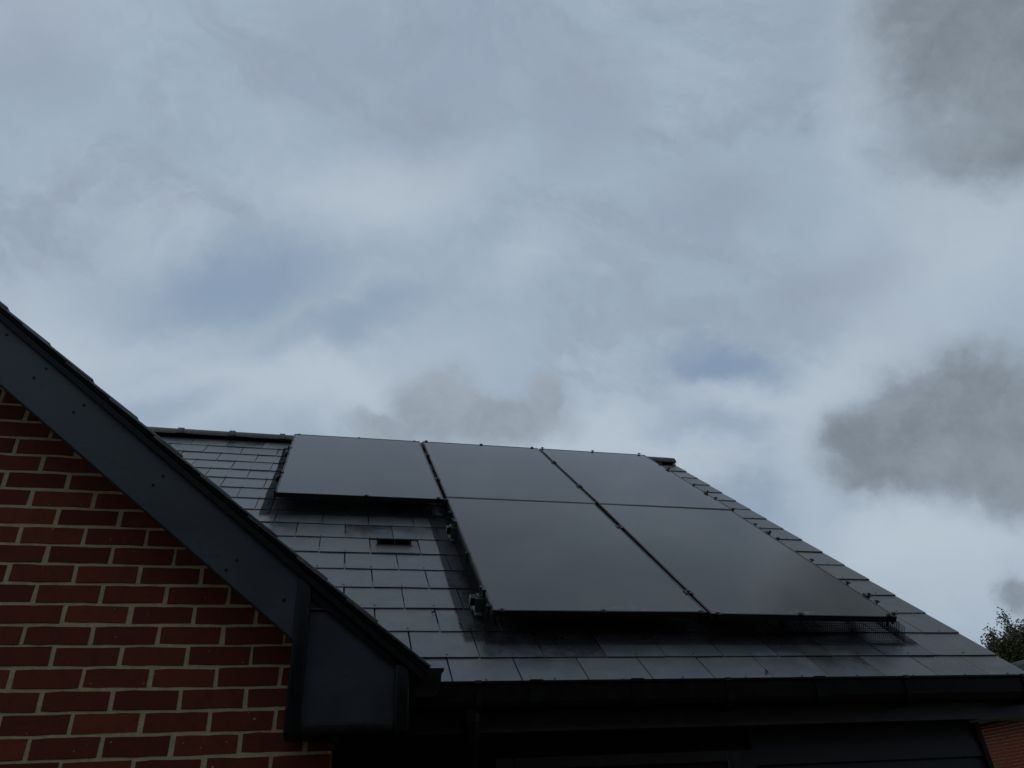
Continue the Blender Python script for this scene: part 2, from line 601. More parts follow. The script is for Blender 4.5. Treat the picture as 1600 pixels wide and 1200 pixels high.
stuff_bricks = MB()
for row in range(-26, 37):                    # row 0 is the course measured first, positive downwards
    zc = BZ - row * 0.075
    if zc < 0.04 or zc > zv(XAP) - .3:
        continue
    off = 0 if row % 2 == 0 else 1
    for j in range(-70, 14):
        xc = BX + (2 * j + off + 1) * 0.1125   # brick centre between two joints
        xa, xb = xc - 0.1073, xc + 0.1073
        if xa > XC - .03 or xb < XL + .32:
            continue
        xb = min(xb, XC)
        w, xm = xb - xa, (xa + xb) / 2
        if xm > XAP:                           # courses are cut to the rake behind the bargeboard
            xb = min(xb, XG0 + (ZG0 - .10 - zc - .0325) / tg)
        else:
            xa = max(xa, 2 * XAP - (XG0 + (ZG0 - .10 - zc - .0325) / tg))
        if xb - xa < .035:
            continue
        w, xm = xb - xa, (xa + xb) / 2
        seen = xm > -1.62 and zc > ZC + 0.13 and zc < ZC + 1.8
        if seen:
            m = Matrix.Translation((xm + random.uniform(-.002, .002), YG + random.uniform(-.002, .0015), zc + random.uniform(-.0018, .0018)))
            m = m @ Matrix.Rotation(random.uniform(-.006, .006), 4, 'Y')
            link('brick', brick_mesh(w, random.randrange(7)), gable, m)
        else:
            stuff_bricks.box(xm - w / 2, xm + w / 2, YG - .001, YG + .03, zc - .0325, zc + .0325)
o = part('brickwork', stuff_bricks, MAT['brick'], gable)
o['kind'] = 'stuff'

# --- gable roof: deck, verge slates seen edge on, the rest of the slating
YB = 2.90                                     # face of the bargeboard
nG = Vector((math.sin(TG), 0, math.cos(TG)))
dG = Vector((-math.cos(TG), 0, math.sin(TG)))  # up the verge
foot = Vector((XG0 + .02, 0, ZG0 - .02 * tg))


def gp(s, y, h=0.0):
    """point on the gable's slope that faces the panels: s up the slope, h above the slates' top line"""
    q = foot + dG * s + nG * h
    return Vector((q.x, y, q.z))


SG = (foot.x - XAP) / math.cos(TG)
mb = MB()
vy = lambda x: YE + (XG0 + .02 - x) * (tg / math.tan(TH))   # valley line
mb.add([gp(0, YB - .02, -.05), gp(SG, YB - .02, -.05), Vector((XAP, vy(XAP), gp(SG, 0, -.05).z)), Vector((gp(0, 0, -.05).x, vy(XG0 + .02), gp(0, 0, -.05).z)),
        gp(0, YB - .02, -.028), gp(SG, YB - .02, -.028), Vector((XAP, vy(XAP), gp(SG, 0, -.028).z)), Vector((gp(0, 0, -.028).x, vy(XG0 + .02), gp(0, 0, -.028).z))],
       [(0, 1, 2, 3), (7, 6, 5, 4), (0, 4, 5, 1), (1, 5, 6, 2), (2, 6, 7, 3), (3, 7, 4, 0)])
mir = lambda q: Vector((2 * XAP - q.x, q.y, q.z))
a = [gp(0, YB - .02, -.05), gp(SG, YB - .02, -.05), Vector((XAP, vy(XAP), gp(SG, 0, -.05).z)), Vector((gp(0, 0, -.05).x, vy(XG0 + .02), gp(0, 0, -.05).z))]
b4 = [q + Vector((0, 0, .03)) for q in a]
mb.hexa([mir(q) for q in a[::-1]] + [mir(q) for q in b4[::-1]])
groof = part('gable_roof', mb, MAT['black'], house)

verge_mesh = []
for k in range(4):
    rr = random.Random(k)
    b = MB()
    e = [rr.uniform(-.002, .002) for _ in range(4)]
    # local x up the verge, y along the ridge direction, z off the roof
    b.hexa([(0, 0 + e[0], -.003), (0, .30, -.003), (.40, .30, -.014), (.40, e[1], -.014), (0 + e[2], e[0], .0055), (0, .30, .0055), (.40, .30, -.0055), (.40, e[1], -.0055)])
    verge_mesh.append(b.mesh('slate', MAT['slate'], 0.0012))
fieldg = MB()
NG = int(SG / .2567)
for k in range(NG + 1):
    s = k * .2567
    base = gp(s, YB - .034 + random.uniform(-.003, .003), 0)
    m = Matrix.Translation(base) @ Matrix((dG, Vector((0, 1, 0)), nG)).transposed().to_4x4()
    m = m @ Matrix.Rotation(random.uniform(-.01, .01), 4, 'Z')
    link('slate', verge_mesh[k % 4], groof, m)
    y = YB - .034 + .303
    xs = gp(s, 0).x
    while y < vy(xs) - .05:
        q = [gp(s, y, .004), gp(s, y + .297, .004), gp(s + .3, y + .297, -.014), gp(s + .3, y, -.014)]
        fieldg.hexa([*q, *[p + nG * .0065 for p in q]])
        y += .30
o = part('slating', fieldg, MAT['slate'], groof)
o['kind'] = 'stuff'

# under the verge slates: undercloak strip, then bargeboard with a tilted top band
mb = MB()
ya, yb_ = YB - .018, YB + .2
a0, a1 = gp(-.004, 0, -.022), gp(-.004, 0, -.006)
mb.prism([(a0.x, ya, a0.z), (a0.x, yb_, a0.z), (a1.x, yb_, a1.z), (a1.x, ya, a1.z)], dG * SG)
part('undercloak', mb, MAT['wire'], house)

perp = lambda s, d: gp(s, 0, -d)


def barge(name, s_foot):
    b = MB()
    prof = [(.020, YB + .003), (.023, YB), (.060, YB), (.120, YB), (.232, YB), (.236, YB + .004), (.236, YB + .03), (.020, YB + .03)]
    lo = []
    for d, y in prof:
        # plumb cut at the foot: all at x = XCUT
        s = (foot.x - s_foot) / math.cos(TG)
        s2 = s - d * math.tan(TG) * -1
        q = gp(s + d * math.tan(TG), 0, -d)
        lo.append(Vector((s_foot, y, zv(s_foot) - (d / math.cos(TG)))))
    hi = []
    for d, y in prof:
        hi.append(Vector((XAP, y, zv(XAP) - d / math.cos(TG))))
    n = len(prof)
    b.add(lo + hi, [tuple(range(n)), tuple(range(n, 2 * n))[::-1]] + [(i, (i + 1) % n, n + (i + 1) % n, n + i) for i in range(n)])
    bb = [Vector((2 * XAP - q.x, q.y, q.z)) for q in lo + hi]
    b.add(bb, [tuple(range(n))[::-1], tuple(range(n, 2 * n))] + [((i + 1) % n, i, n + i, n + (i + 1) % n) for i in range(n)])
    return b


bargeboard = part('bargeboard', barge('bargeboard', -.104), MAT['board'], house)
scr = MB()
scr.disc((0, 0, 0), (0, -1, 0), .0062, .0016, 8)
scr_me = scr.mesh('screw', MAT['black'])
for x, dz in [(-1.377, 1.932), (-1.42, 1.90), (-1.19, 1.78), (-1.223, 1.733), (-1.012, 1.62), (-1.042, 1.585), (-0.66, 1.323), (-0.689, 1.283), (-0.339, 0.988), (-0.372, .95), (-.15, .84)]:
    link('screw', scr_me, bargeboard, Matrix.Translation((x, YB - .0004, dz + ZC)))

# soffit between the bargeboard and the wall
mb = MB()
mb.prism([(XC + .1, YB + .03, zv(XC + .1) - .245), (XC + .1, YG + .06, zv(XC + .1) - .245), (XC + .1, YG + .06, zv(XC + .1) - .225), (XC + .1, YB + .03, zv(XC + .1) - .225)], dG * 3.7)
part('soffit', mb, MAT['black'], house)

# --- boxed eave end at the foot of the verge
box = MB()
xr = .318
ring = [(-.082, 0, .385 + ZC), (xr - .012, 0, .385 + ZC), (xr - .012, 0, zv(xr) - .045), (-.082, 0, zv(-.082) - .045)]
box.prism([(x, YB + .012, z) for x, _, z in ring], (0, .30, 0))
boxend = part('box_end', box, MAT['board'], house)
mb = MB()
mb.box(-.106, -.052, YB - .014, YB + .14, .372 + ZC, zv(-.08) - .052)
part('corner_trim', mb, MAT['black'], boxend, .008, True, 2)
mb = MB()
mb.box(.271, xr + .006, YB - .012, YB + .30, .372 + ZC, zv(xr) - .05)
part('corner_trim', mb, MAT['black'], boxend, .008, True, 2)
mb = MB()
mb.box(-.0515, .2705, YB - .010, YB + .15, .372 + ZC, .413 + ZC)
part('bottom_trim', mb, MAT['black'], boxend, .008, True, 2)
mb = MB()                                     # drip strip across the top of the panel
mb.box(-.0515, .06, YB + .002, YB + .011, .806 + ZC, .812 + ZC)
part('cover_strip', mb, MAT['board'], boxend)
mb = MB()                                     # black sloping strip standing in for the verge's shadow on the panel
pts = []
for x in (-.0515, .2705):
    pts.append((x, zv(x) - .05))
mb.prism([(-.0515, YB - .004, zv(-.0515) - .05), (-.0515, YB - .004, zv(-.0515) - .105), (.2705, YB - .004, zv(.2705) - .095), (.2705, YB - .004, zv(.2705) - .05)], (0, .014, 0))
part('verge_shade', mb, MAT['black'], boxend)

# --- recessed main wall under the eave: cladding boards and a dark window
YW = 3.30
mb = MB()
mb.box(XC + .01, 3.105, YW + .02, YW + .3, 0, .46 + ZC)
main_wall = part('main_wall', mb, MAT['black'], house)
z = .4 + ZC
k = 0
zz = .252 + ZC + .15
while zz > .1:
    x_left = 1.895 if zz > .2 else XC + .02
    mb = MB()
    mb.hexa([(x_left, YW - .004, zz - .148), (3.098, YW - .004, zz - .148), (3.098, YW + .03, zz - .148), (x_left, YW + .03, zz - .148),
             (x_left, YW + .010, zz + .008), (3.098, YW + .010, zz + .008), (3.098, YW + .03, zz + .008), (x_left, YW + .03, zz + .008)])
    part('cladding_board', mb, MAT['cladding'], main_wall, .0015)
    zz -= .15
mb = MB()
mb.box(3.099, 3.125, YW - .012, YW + .05, .02, .40 + ZC)
part('corner_trim', mb, MAT['black'], main_wall)
win = MB()
win.box(1.755, 1.893, YW - .016, YW + .05, .1, .32 + ZC)
win.box(.72, .80, YW - .016, YW + .05, .1, .32 + ZC)
win.box(.80, 1.755, YW - .016, YW + .05, .272 + ZC, .32 + ZC)
win.box(.80, 1.755, YW - .016, YW + .05, .1, .18)
window = part('window', win, MAT['frame'], main_wall, .004)
mb = MB()
mb.box(.801, 1.754, YW + .0, YW + .012, .18, .271 + ZC)
part('pane', mb, MAT['window'], window)
mb = MB()                                     # return wall between gable and recess, right end wall, back
mb.box(3.05, 3.10, YW + .301, 2 * YR - YW, 0, .46 + ZC)
ring = [(3.06, YW + .31, .46 + ZC), (3.06, YR, ZR - .12), (3.06, 2 * YR - YW - .3, .46 + ZC)]
mb.prism(ring, (.04, 0, 0))
part('end_wall', mb, MAT['brick'], house)

# --- fascia, soffit, gutter of the main eave
YF = 3.20
mb = MB()
mb.box(.33, 3.45, YF, YF + .018, .404 + ZC, .56 + ZC)
mb.box(.33, 3.45, YF - .004, YF, .404 + ZC, .416 + ZC)
part('fascia', mb, MAT['board'], house)
mb = MB()
mb.box(.33, 3.44, YF + .019, YW + .04, .409 + ZC, .420 + ZC)
part('soffit', mb, MAT['board'], house)

GP = [(0.0, .002), (.006, .002), (.006, -.088), (.020, -.098), (.080, -.098), (.095, -.090), (.106, -.070), (.112, -.010), (.120, -.004), (.120, .004),
      (.108, .004), (.106, -.010), (.100, -.068), (.090, -.086), (.078, -.092), (.022, -.092), (.0, -.086)]
ZGUT = .574 + ZC
mb = MB()
mb.prism([(.325, YF - .002 - a, ZGUT + b) for a, b in GP], (3.29, 0, 0))
gut = part('gutter', mb, MAT['black'], house)
GP2 = GP[:10] + [(.0, .004)]
mb = MB()                                     # short return gutter on the gable's own eave, stop end to the front
xg = .330
mb.prism([(xg + a * 1.09, 2.945, ZGUT + .022 + b) for a, b in GP], (0, YF - 2.945 - .12, 0))
g2 = part('gutter', mb, MAT['black'], house)
mb = MB()
mb.prism([(xg + a * 1.09 - .0015, 2.936, ZGUT + .022 + b * 1.02) for a, b in GP2], (0, .008, 0))
part('stop_end', mb, MAT['black'], g2, .001)
GO = [(a * 1.06 - .002, b * 1.07 - .001) for a, b in GP[2:9]]
uni = MB()
uni.prism([(-.03, YF - .002 - a, ZGUT + b) for a, b in [(.0, -.088)] + GO + [(.121, .006), (.0, .006)]], (.06, 0, 0))
for x in (.86, 1.30, 2.17):
    b = MB()
    b.prism([(x - .028, YF - .0025 - a, ZGUT + bb) for a, bb in [(.006, -.097)] + GO + [(.1255, .007), (.112, .007), (.108, -.012)][:2]], (.056, 0, 0))
    part('union_clip', b, MAT['black'], gut, .0015)
for x in (.62, 1.72, 2.62, 3.28):
    b = MB()
    b.prism([(x - .013, YF - .0025 - a, ZGUT + bb * 1.1) for a, bb in [(.004, -.095)] + GO + [(.1215, .006), (.112, .006)]], (.026, 0, 0))
    part('bracket', b, MAT['black'], gut, .001)
# outlet and downpipe swan neck at the inner corner
mb = MB()
mb.tube([(.60, YF - .062, ZGUT - .09), (.60, YF - .062, ZGUT - .16), (.601, YF - .04, ZGUT - .205), (.602, YW - .075, ZGUT - .285), (.602, YW - .055, ZGUT - .34), (.602, YW - .055, .1)], .034, 14)
dp = part('downpipe', mb, MAT['black'], house, 0, True)
for z0 in (ZGUT - .145, ZGUT - .37, ZGUT - 1.4):
    yy = YF - .062 if z0 > ZGUT - .2 else YW - .055
    b = MB()
    b.tube([(.60, yy, z0), (.60, yy, z0 + .05)], .040, 14)
    part('collar', b, MAT['black'], dp)

# --- main roof: deck and slates one by one
XLEFT = 2 * XAP - .3
mb = MB()
q = [rp(XLEFT, .05, -.06), rp(XV - .012, .05, -.06), rp(XV - .012, VTOP, -.06), rp(XLEFT, VTOP, -.06)]
q2 = [rp(XLEFT, .05, -.02), rp(XV - .012, .05, -.02), rp(XV - .012, VTOP, -.02), rp(XLEFT, VTOP, -.02)]
mb.hexa(q + q2)
bk = lambda p: Vector((p.x, 2 * YR - p.y, p.z))
mb.hexa([bk(p) for p in q[::-1]] + [bk(p) for p in q2[::-1]])
roof = part('main_roof', mb, MAT['tile'], house)

smesh = {}


def slate_mesh(w, g, k, rivet=True):
    key = (round(w, 3), round(g, 3), k, rivet)
    if key in smesh:
        return smesh[key]
    rr = random.Random(hash(key) % 9999)
    b = MB()
    hw = w / 2 - .0030
    L = g + .09
    e = lambda a: rr.uniform(-a, a)
    n = 4
    tail = [(-hw + 2 * hw * i / n, e(.0012)) for i in range(n + 1)]
    c = .0025
    tail[0] = (tail[0][0], tail[0][1] + (c if rr.random() < .5 else 0))
    tail[-1] = (tail[-1][0], tail[-1][1] + (c if rr.random() < .5 else 0))
    zt, zh = .0045, .0045 - .0062 * L / g
    T = .0058
    top = [(x, y, zt - .0006) for x, y in tail] + [(hw, L, zh), (-hw, L, zh)]
    inn = [(x * .996, y + .0012, zt) for x, y in tail] + [(hw * .996, L, zh), (-hw * .996, L, zh)]
    bot = [(x, y, z - T) for x, y, z in top]
    m = len(top)
    b.add(inn + top + bot, [tuple(range(m))] + [(i, m + i, m + (i + 1) % m, (i + 1) % m) for i in range(m)] +
          [(m + i, 2 * m + i, 2 * m + (i + 1) % m, m + (i + 1) % m) for i in range(m)])
    if rivet:
        b.disc((e(.006), .022 + e(.006), zt - .001), (0, 0, 1), .0055, .0022, 6, 1)
    smesh[key] = b.mesh('slate', [MAT['slate'], MAT['copper']])
    return smesh[key]


def add_slate(xa, xb, row):
    v = V0 if row == 0 else row * GA
    g = GA - V0 if row == 0 else GA
    w = xb - xa
    me = slate_mesh(w, g, random.randrange(6), w > .2)
    link('slate', me, roof, rmat((xa + xb) / 2 + random.uniform(-.0012, .0012), v + random.uniform(-.0025, .0025), random.uniform(-.0008, .0012), random.uniform(-.004, .004), random.uniform(-.002, .003)))


nsl = 0
VENT = (6, X0 - SW, X0)
for row in range(17):
    v = row * GA
    off = 0 if row % 2 == 0 else .5
    vx = XG0 + .02 - (v + GA) * CT * (math.tan(TH) / tg)   # valley at the head of the course
    edges = [X0 + (i + off) * SW for i in range(-16, 11)]
    edges = [e for e in edges if vx - SW * .9 < e < XV - .12]
    if row % 2 == 1 and XV - edges[-1] < .2:
        edges.pop()
    edges.append(XV)
    for a, b in zip(edges[:-1], edges[1:]):
        if row == VENT[0] and abs(a - VENT[1]) < .02:
            continue
        add_slate(a, b, row)
        nsl += 1
# ridge tiles, half round with a rolled joint
RT = MB()
n = 10
rad = .112
LT = .4455


def half_ring(x, r, dz=0.0):
    return [(x, -r * math.cos(math.pi * (.06 + .88 * i / n)), r * math.sin(math.pi * (.06 + .88 * i / n)) + dz) for i in range(n + 1)]


def ridge_tile_mesh():
    b = MB()
    rings = [half_ring(0, rad + .010), half_ring(.045, rad + .010), half_ring(.048, rad), half_ring(LT + .004, rad - .002)]
    vs = [p for r_ in rings for p in r_]
    m = n + 1
    fs = [(i * m + k, i * m + k + 1, (i + 1) * m + k + 1, (i + 1) * m + k) for i in range(3) for k in range(n)]
    inner = [half_ring(0, rad - .012), half_ring(LT + .004, rad - .014)]
    o0 = len(vs)
    vs += [p for r_ in inner for p in r_]
    fs += [(o0 + k, o0 + m + k, o0 + m + k + 1, o0 + k + 1) for k in range(n)]
    fs += [(k, o0 + k, o0 + k + 1, k + 1) for k in range(n)] + [(3 * m + k + 1, o0 + m + k + 1, o0 + m + k, 3 * m + k) for k in range(n)]
    fs += [(0, 1 * m, o0 + m, o0), (m, 2 * m, 3 * m, o0 + m)]
    b.add(vs, fs)
    return b.mesh('ridge_tile', MAT['ridge'])


rt_me = ridge_tile_mesh()
for k in range(14):
    x = XV - .01 - (k + 1) * LT
    m = Matrix.Translation((x, YR, ZR - .062 + random.uniform(-.003, .003))) @ Matrix.Rotation(random.uniform(-.004, .004), 4, 'Y')
    link('ridge_tile', rt_me, roof, m)
mb = MB()                                     # mortar stop closing the open end of the ridge
mb.prism([(XV - .035, YR - rad * .86 * math.cos(math.pi * i / 10), ZR - .075 + rad * .86 * math.sin(math.pi * i / 10)) for i in range(11)], (.02, 0, 0))
part('ridge_bedding', mb, MAT['mortar'], roof)
# right-hand bargeboard behind the verge
mb = MB()
mb.prism([rp(XV - .05, .06, -.07), rp(XV - .05, .06, -.26), rp(XV - .05, VTOP, -.26), rp(XV - .05, VTOP, -.07)], (.025, 0, 0))
part('bargeboard', mb, MAT['board'], house)

# ------------------------------------------------------------------ in-line roof vent
vent = thing('roof_vent', 'low grey plastic roof vent with two dark slots set among the slates', 'roof vent', rp(.39, 1.5))
xa, xb = VENT[1] + .003, VENT[2] - .003
va = 6 * GA - .004
fn = lambda x, y, z: rp(x, y, z)
mb = MB()
mb.hexa([rp(xa, va, -.004), rp(xb, va, -.004), rp(xb, va + .32, -.016), rp(xa, va + .32, -.016), rp(xa, va, .0075), rp(xb, va, .0075), rp(xb, va + .32, -.008), rp(xa, va + .32, -.008)])
mb.hexa([rp(xa + .03, va + .004, .006), rp(xb - .03, va + .004, .006), rp(xb - .055, va + .13, .002), rp(xa + .055, va + .13, .002),
         rp(xa + .035, va + .008, .009), rp(xb - .035, va + .008, .009), rp(xb - .058, va + .13, .0065), rp(xa + .058, va + .13, .0065)])
part('vent_plate', mb, MAT['vent'], vent, .0012)
mb = MB()
x1, x2 = .297, .481
v0, v1, hm = va + .142, va + .266, .043
mb = MB()                                     # low hood whose two mouths look down the slope
mb.hexa([rp(x1 - .012, v0 + .012, -.004), rp(x2 + .012, v0 + .012, -.004), rp(x2 + .012, v1, -.006), rp(x1 - .012, v1, -.006),
         rp(x1 - .012, v0 + .012, hm - .003), rp(x2 + .012, v0 + .012, hm - .003), rp(x2 + .012, v1, .0035), rp(x1 - .012, v1, .0035)])
part('slot_back', mb, MAT['wire'], vent)
mb = MB()
nrm = tuple(rp(0, 0, 1) - rp(0, 0, 0))
mb.hexa([rp(x1 - .004, v0, hm - .003), rp(x2 + .004, v0, hm - .003), rp(x2 + .004, v1, .0030), rp(x1 - .004, v1, .0030),
         rp(x1 - .004, v0, hm), rp(x2 + .004, v0, hm), rp(x2 + .004, v1, .0060), rp(x1 - .004, v1, .0060)])
for xx in (x1 - .002, (x1 + x2) / 2, x2 + .002):
    mb.bar(rp(xx, v0 + .004, -.002), rp(xx, v0 + .004, hm - .003), .007, h=.006)
mb.bar(rp(x1 - .02, v0 - .002, .0032), rp(x2 + .02, v0 - .002, .0032), .008, h=.006, up=nrm)
part('hood', mb, MAT['vent'], vent)
mb = MB()
for k in range(18):
    x = x1 + .006 + k * (x2 - x1 - .012) / 17
    mb.bar(rp(x, v0 + .006, .004), rp(x, v0 + .006, hm - .003), .0016)
part('grille', mb, MAT['black'], vent)

# ------------------------------------------------------------------ solar panels
PH = .135                                     # top of the panels above the slates
GRP = 'black solar panels on the slate roof'
PAN = [
    (-.380, .757, 2.215, 1.835, 'black solar panel at the ridge with bare slates and a roof vent below it', .004),
    (.782, 1.912, 2.285, 1.805, 'black solar panel in the middle of the upper row of three, under the ridge', .0),
    (1.932, 3.040, 2.285, 1.815, 'black solar panel under the bare end of the ridge, beside the sloping slate verge', .0),
    (.772, 1.880, .445, 1.825, 'grey-looking black solar panel above the gutter with two rail ends sticking out beside it', -.004),
    (1.898, 2.978, .430, 1.840, 'black solar panel in the lower corner nearest the tree, darkest at its lower tip', -.014),
]
for xa, xb, v, H, lab, rz in PAN:
    p = thing('solar_panel', lab, 'solar panel', rp(xa, v, PH), GRP)
    mw = rmat(xa, v, PH, rz)
    mw = mw @ Matrix.Rotation(random.uniform(-.003, .003), 4, 'X') @ Matrix.Rotation(random.uniform(-.003, .003), 4, 'Y')
    p.matrix_basis = mw
    WORLD_OF[p.name] = mw
    W = xb - xa
    b = MB()
    fr, th = .011, .032
    b.box(0, W, 0, fr, -th, 0)
    b.box(0, W, H - fr, H, -th, 0)
    b.box(0, fr, fr, H - fr, -th, 0)
    b.box(W - fr, W, fr, H - fr, -th, 0)
    link('frame', b.mesh('frame', MAT['frame'], .0012), p, mw)
    b = MB()
    b.box(fr - .001, W - fr + .001, fr - .001, H - fr + .001, -.006, -.0022)
    link('glass', b.mesh('glass', MAT['glass']), p, mw)
    b = MB()
    b.box(fr - .001, W - fr + .001, fr - .001, H - fr + .001, -.012, -.0075)
    b.box(W / 2 - .12, W / 2 + .12, H - .3, H - .2, -.028, -.0125)
    link('backsheet', b.mesh('backsheet', MAT['black']), p, mw)

# ------------------------------------------------------------------ mounting rails
NU = tuple(rp(0, 0, 1) - rp(0, 0, 0))


def rail(v, xa, xb, lab, mids, lefts):
    t = thing('mounting_rail', lab, 'mounting rail', rp(xa, v, .08), 'rails under the solar panels')
    b = MB()                                   # open channel section
    for (y0, y1, z0, z1) in [(-.020, .020, .060, .064), (-.020, -.0165, .064, .100), (.0165, .020, .064, .100), (-.0165, -.006, .0965, .100), (.006, .0165, .0965, .100)]:
        b.box(xa, xb, v + y0, v + y1, z0, z1, rp)
    part('rail', b, MAT['frame'], t)
    for x, sgn in ((xa, 1), (xb, -1)):
        b = MB()                               # bare cut end
        b.box(x - .0018 * sgn - .0005, x + .0015 * sgn + .0005, v - .019, v + .019, .0605, .0995, rp)
        part('rail_end', b, MAT['alu'], t)
    me = MB()
    for x, sg in lefts:                        # end clamps: foot, upright, lip, bolt
        b = MB()
        b.box(min(x, x - sg * .034), max(x, x - sg * .034), v - .022, v + .022, .1005, .107, rp)
        b.box(min(x - sg * .002, x - sg * .009), max(x - sg * .002, x - sg * .009), v - .020, v + .020, .107, .1375, rp)
        b.box(min(x + sg * .010, x - sg * .022), max(x + sg * .010, x - sg * .022), v - .020, v + .020, .1376, .1425, rp)
        b.disc(rp(x - sg * .017, v, .1426), NU, .0085, .009, 6)
        b.disc(rp(x - sg * .017, v, .107), NU, .004, .032, 6)
        part('end_clamp', b, MAT['frame'], t)
    for x in mids:
        b = MB()
        b.box(x - .021, x + .021, v - .022, v + .022, .1362, .1412, rp)
        b.disc(rp(x, v, .1413), NU, .0085, .008, 6)
        b.box(x - .005, x + .005, v - .018, v + .018, .1005, .136, rp)
        part('mid_clamp', b, MAT['frame'], t)
    hooks = [xa + .045] + [xa + .9 * k for k in range(1, 4) if xa + .9 * k < xb - .4] + [xb - .10]
    for x in hooks:                            # roof hook: bracket on the rail, arm, plate under the slate
        b = MB()
        b.box(x - .022, x + .022, v - .030, v - .022, .030, .102, rp)
        b.box(x - .022, x + .022, v - .060, v + .04, .022, .030, rp)
        b.box(x - .022, x + .022, v + .034, v + .040, .004, .022, rp)
        b.box(x - .022, x + .022, v + .036, v + .12, .0, .008, rp)
        part('roof_hook', b, MAT['alu'], t, .001)


rail(3.52, -.418, 3.075, 'mounting rail just below the ridge, under the three upper panels', [.770, 1.922], [(-.380, 1), (3.035, -1)])
rail(2.74, -.418, 3.065, 'mounting rail under the lower half of the three upper panels', [.770, 1.922], [(-.378, 1), (3.035, -1)])
rail(1.74, .722, 3.050, 'mounting rail with its bare end beside the upper part of the lower panels', [1.891], [(.770, 1), (3.008, -1)])
rail(.68, .706, 3.020, 'mounting rail nearest the gutter, its bare end beside the lower left panel corner', [1.889], [(.771, 1), (2.992, -1)])

# ------------------------------------------------------------------ bird mesh skirt with clips
bird = thing('bird_mesh', 'black wire bird mesh skirting the solar panels and flared onto the slates', 'bird mesh', rp(.77, .43, 0))
PIT = .0127
WD = .0016


def skirt(path, out, flare, mb, jit=.002, top=.104):
    """path: two (x, v) corners of a straight edge; out: unit (x, v) pointing away from the panels"""
    (xa, va), (xb, vb) = path
    Lg = math.hypot(xb - xa, vb - va)
    n = int(Lg / PIT)
    steps = [(0.0, top), (0.004, .075), (.008, .045), (.012, .018), (.026, .0095), (flare * .5, .0085), (flare, .0075)]
    W = random.Random(int(xa * 100 + va * 10))
    wav = lambda s: .003 * math.sin(s * 4.1) + .0015 * math.sin(s * 13.7 + 1)
    P = lambda s, d, h: rp(xa + (xb - xa) * s + out[0] * (d + wav(s * Lg) * (d / flare)), va + (vb - va) * s + out[1] * (d + wav(s * Lg) * (d / flare)), h + (.002 * math.sin(s * 31) if d > .02 else 0))
    for i in range(n + 1):
        s = i / n
        pr = [P(s, d, h) for d, h in steps]
        for a, b in zip(pr[:-1], pr[1:]):
            mb.bar(a, b, WD)
    # lengthwise wires, evenly spaced along the profile
    cum = [0.0]
    for (d0, h0), (d1, h1) in zip(steps[:-1], steps[1:]):
        cum.append(cum[-1] + math.hypot(d1 - d0, h1 - h0))
    k = 0
    seg = 14
    while k * PIT < cum[-1]:
        c = k * PIT
        j = max(i for i in range(len(cum)) if cum[i] <= c)
        f = (c - cum[j]) / (cum[j + 1] - cum[j])
        d = steps[j][0] + f * (steps[j + 1][0] - steps[j][0])
        h = steps[j][1] + f * (steps[j + 1][1] - steps[j][1])
        for i in range(seg):
            mb.bar(P(i / seg, d, h), P((i + 1) / seg, d, h), WD)
        k += 1


mb = MB()
skirt(((.770, .40), (.778, 2.20)), (-1, 0), .125, mb)
skirt(((.74, .435), (3.00, .42)), (0, -1), .07, mb)
skirt(((2.985, .36), (3.045, 4.10)), (1, 0), .105, mb)
skirt(((-.42, 2.205), (.775, 2.235)), (0, -1), .06, mb)
skirt(((-.383, 2.13), (-.383, 4.05)), (-1, 0), .085, mb)
skirt(((-.38, 4.055), (3.03, 4.10)), (0, 1), .05, mb)
part('wire_netting', mb, MAT['wire'], bird)
cl = MB()
cl.disc((0, 0, 0), (0, 0, 1), .0165, .0035, 10)
cl.disc((0, 0, .0035), (0, 0, 1), .005, .004, 6)
cl.box(-.004, .004, -.004, .004, -.06, 0)
clip_me = cl.mesh('clip', MAT['black'])
clips = []
for xa, xb, v, H, _, _ in PAN:
    W = xb - xa
    if v > 2:
        for f in (.03, .5, .95):
            clips.append((xa + f * W, v + H + .004))
    elif xa > 1.5:
        for f in (.03, .47, .96):
            clips.append((xa + f * W, v - .006))
    else:
        for f in (.04, .5, .97):
            clips.append((xa + f * W, v - .004))
clips += [(.22, 2.222), (.72, 2.236), (-.388, 2.24), (-.388, 3.03), (-.388, 3.30), (-.388, 3.80), (-.388, 2.62)]
clips += [(.764, .49), (.765, 1.18), (.768, 1.92), (.770, 2.20)]
clips += [(3.048, 3.72), (3.048, 2.98), (3.046, 2.58), (3.046, 2.29), (3.018, 1.92), (3.016, 1.62), (3.010, 1.22), (3.005, .86), (3.0, .60), (2.985, .445)]
for x, v in clips:
    link('clip', clip_me, bird, rmat(x, v, PH + .0015, random.uniform(0, 3)))

# ------------------------------------------------------------------ bits of dead leaf on the slates
for x, v, a, lab in [(.53, .692, .6, 'tiny dark dead leaf on a slate below the rail end, beside a slate joint'), (.649, .554, 2.1, 'tiny dark dead leaf at the flared edge of the bird mesh'),
                     (2.024, .094, 1.2, 'tiny dark dead leaf on the lowest slate course above the gutter')]:
    b = MB()
    pts = [(-.016, 0, .001), (-.006, .006, .005), (.008, .005, .003), (.017, .001, .007), (.006, -.006, .004), (-.008, -.005, .002)]
    b.add(pts + [(p[0], p[1], p[2] + .0012) for p in pts], [tuple(range(6))[::-1], tuple(range(6, 12))] + [(k, (k + 1) % 6, 6 + (k + 1) % 6, 6 + k) for k in range(6)])
    o = link('dead_leaf', b.mesh('dead_leaf', MAT['bark']), None, rmat(x, v, .0055, a))
    o['label'], o['category'], o['group'] = lab, 'leaf', 'dead leaves on the slates'

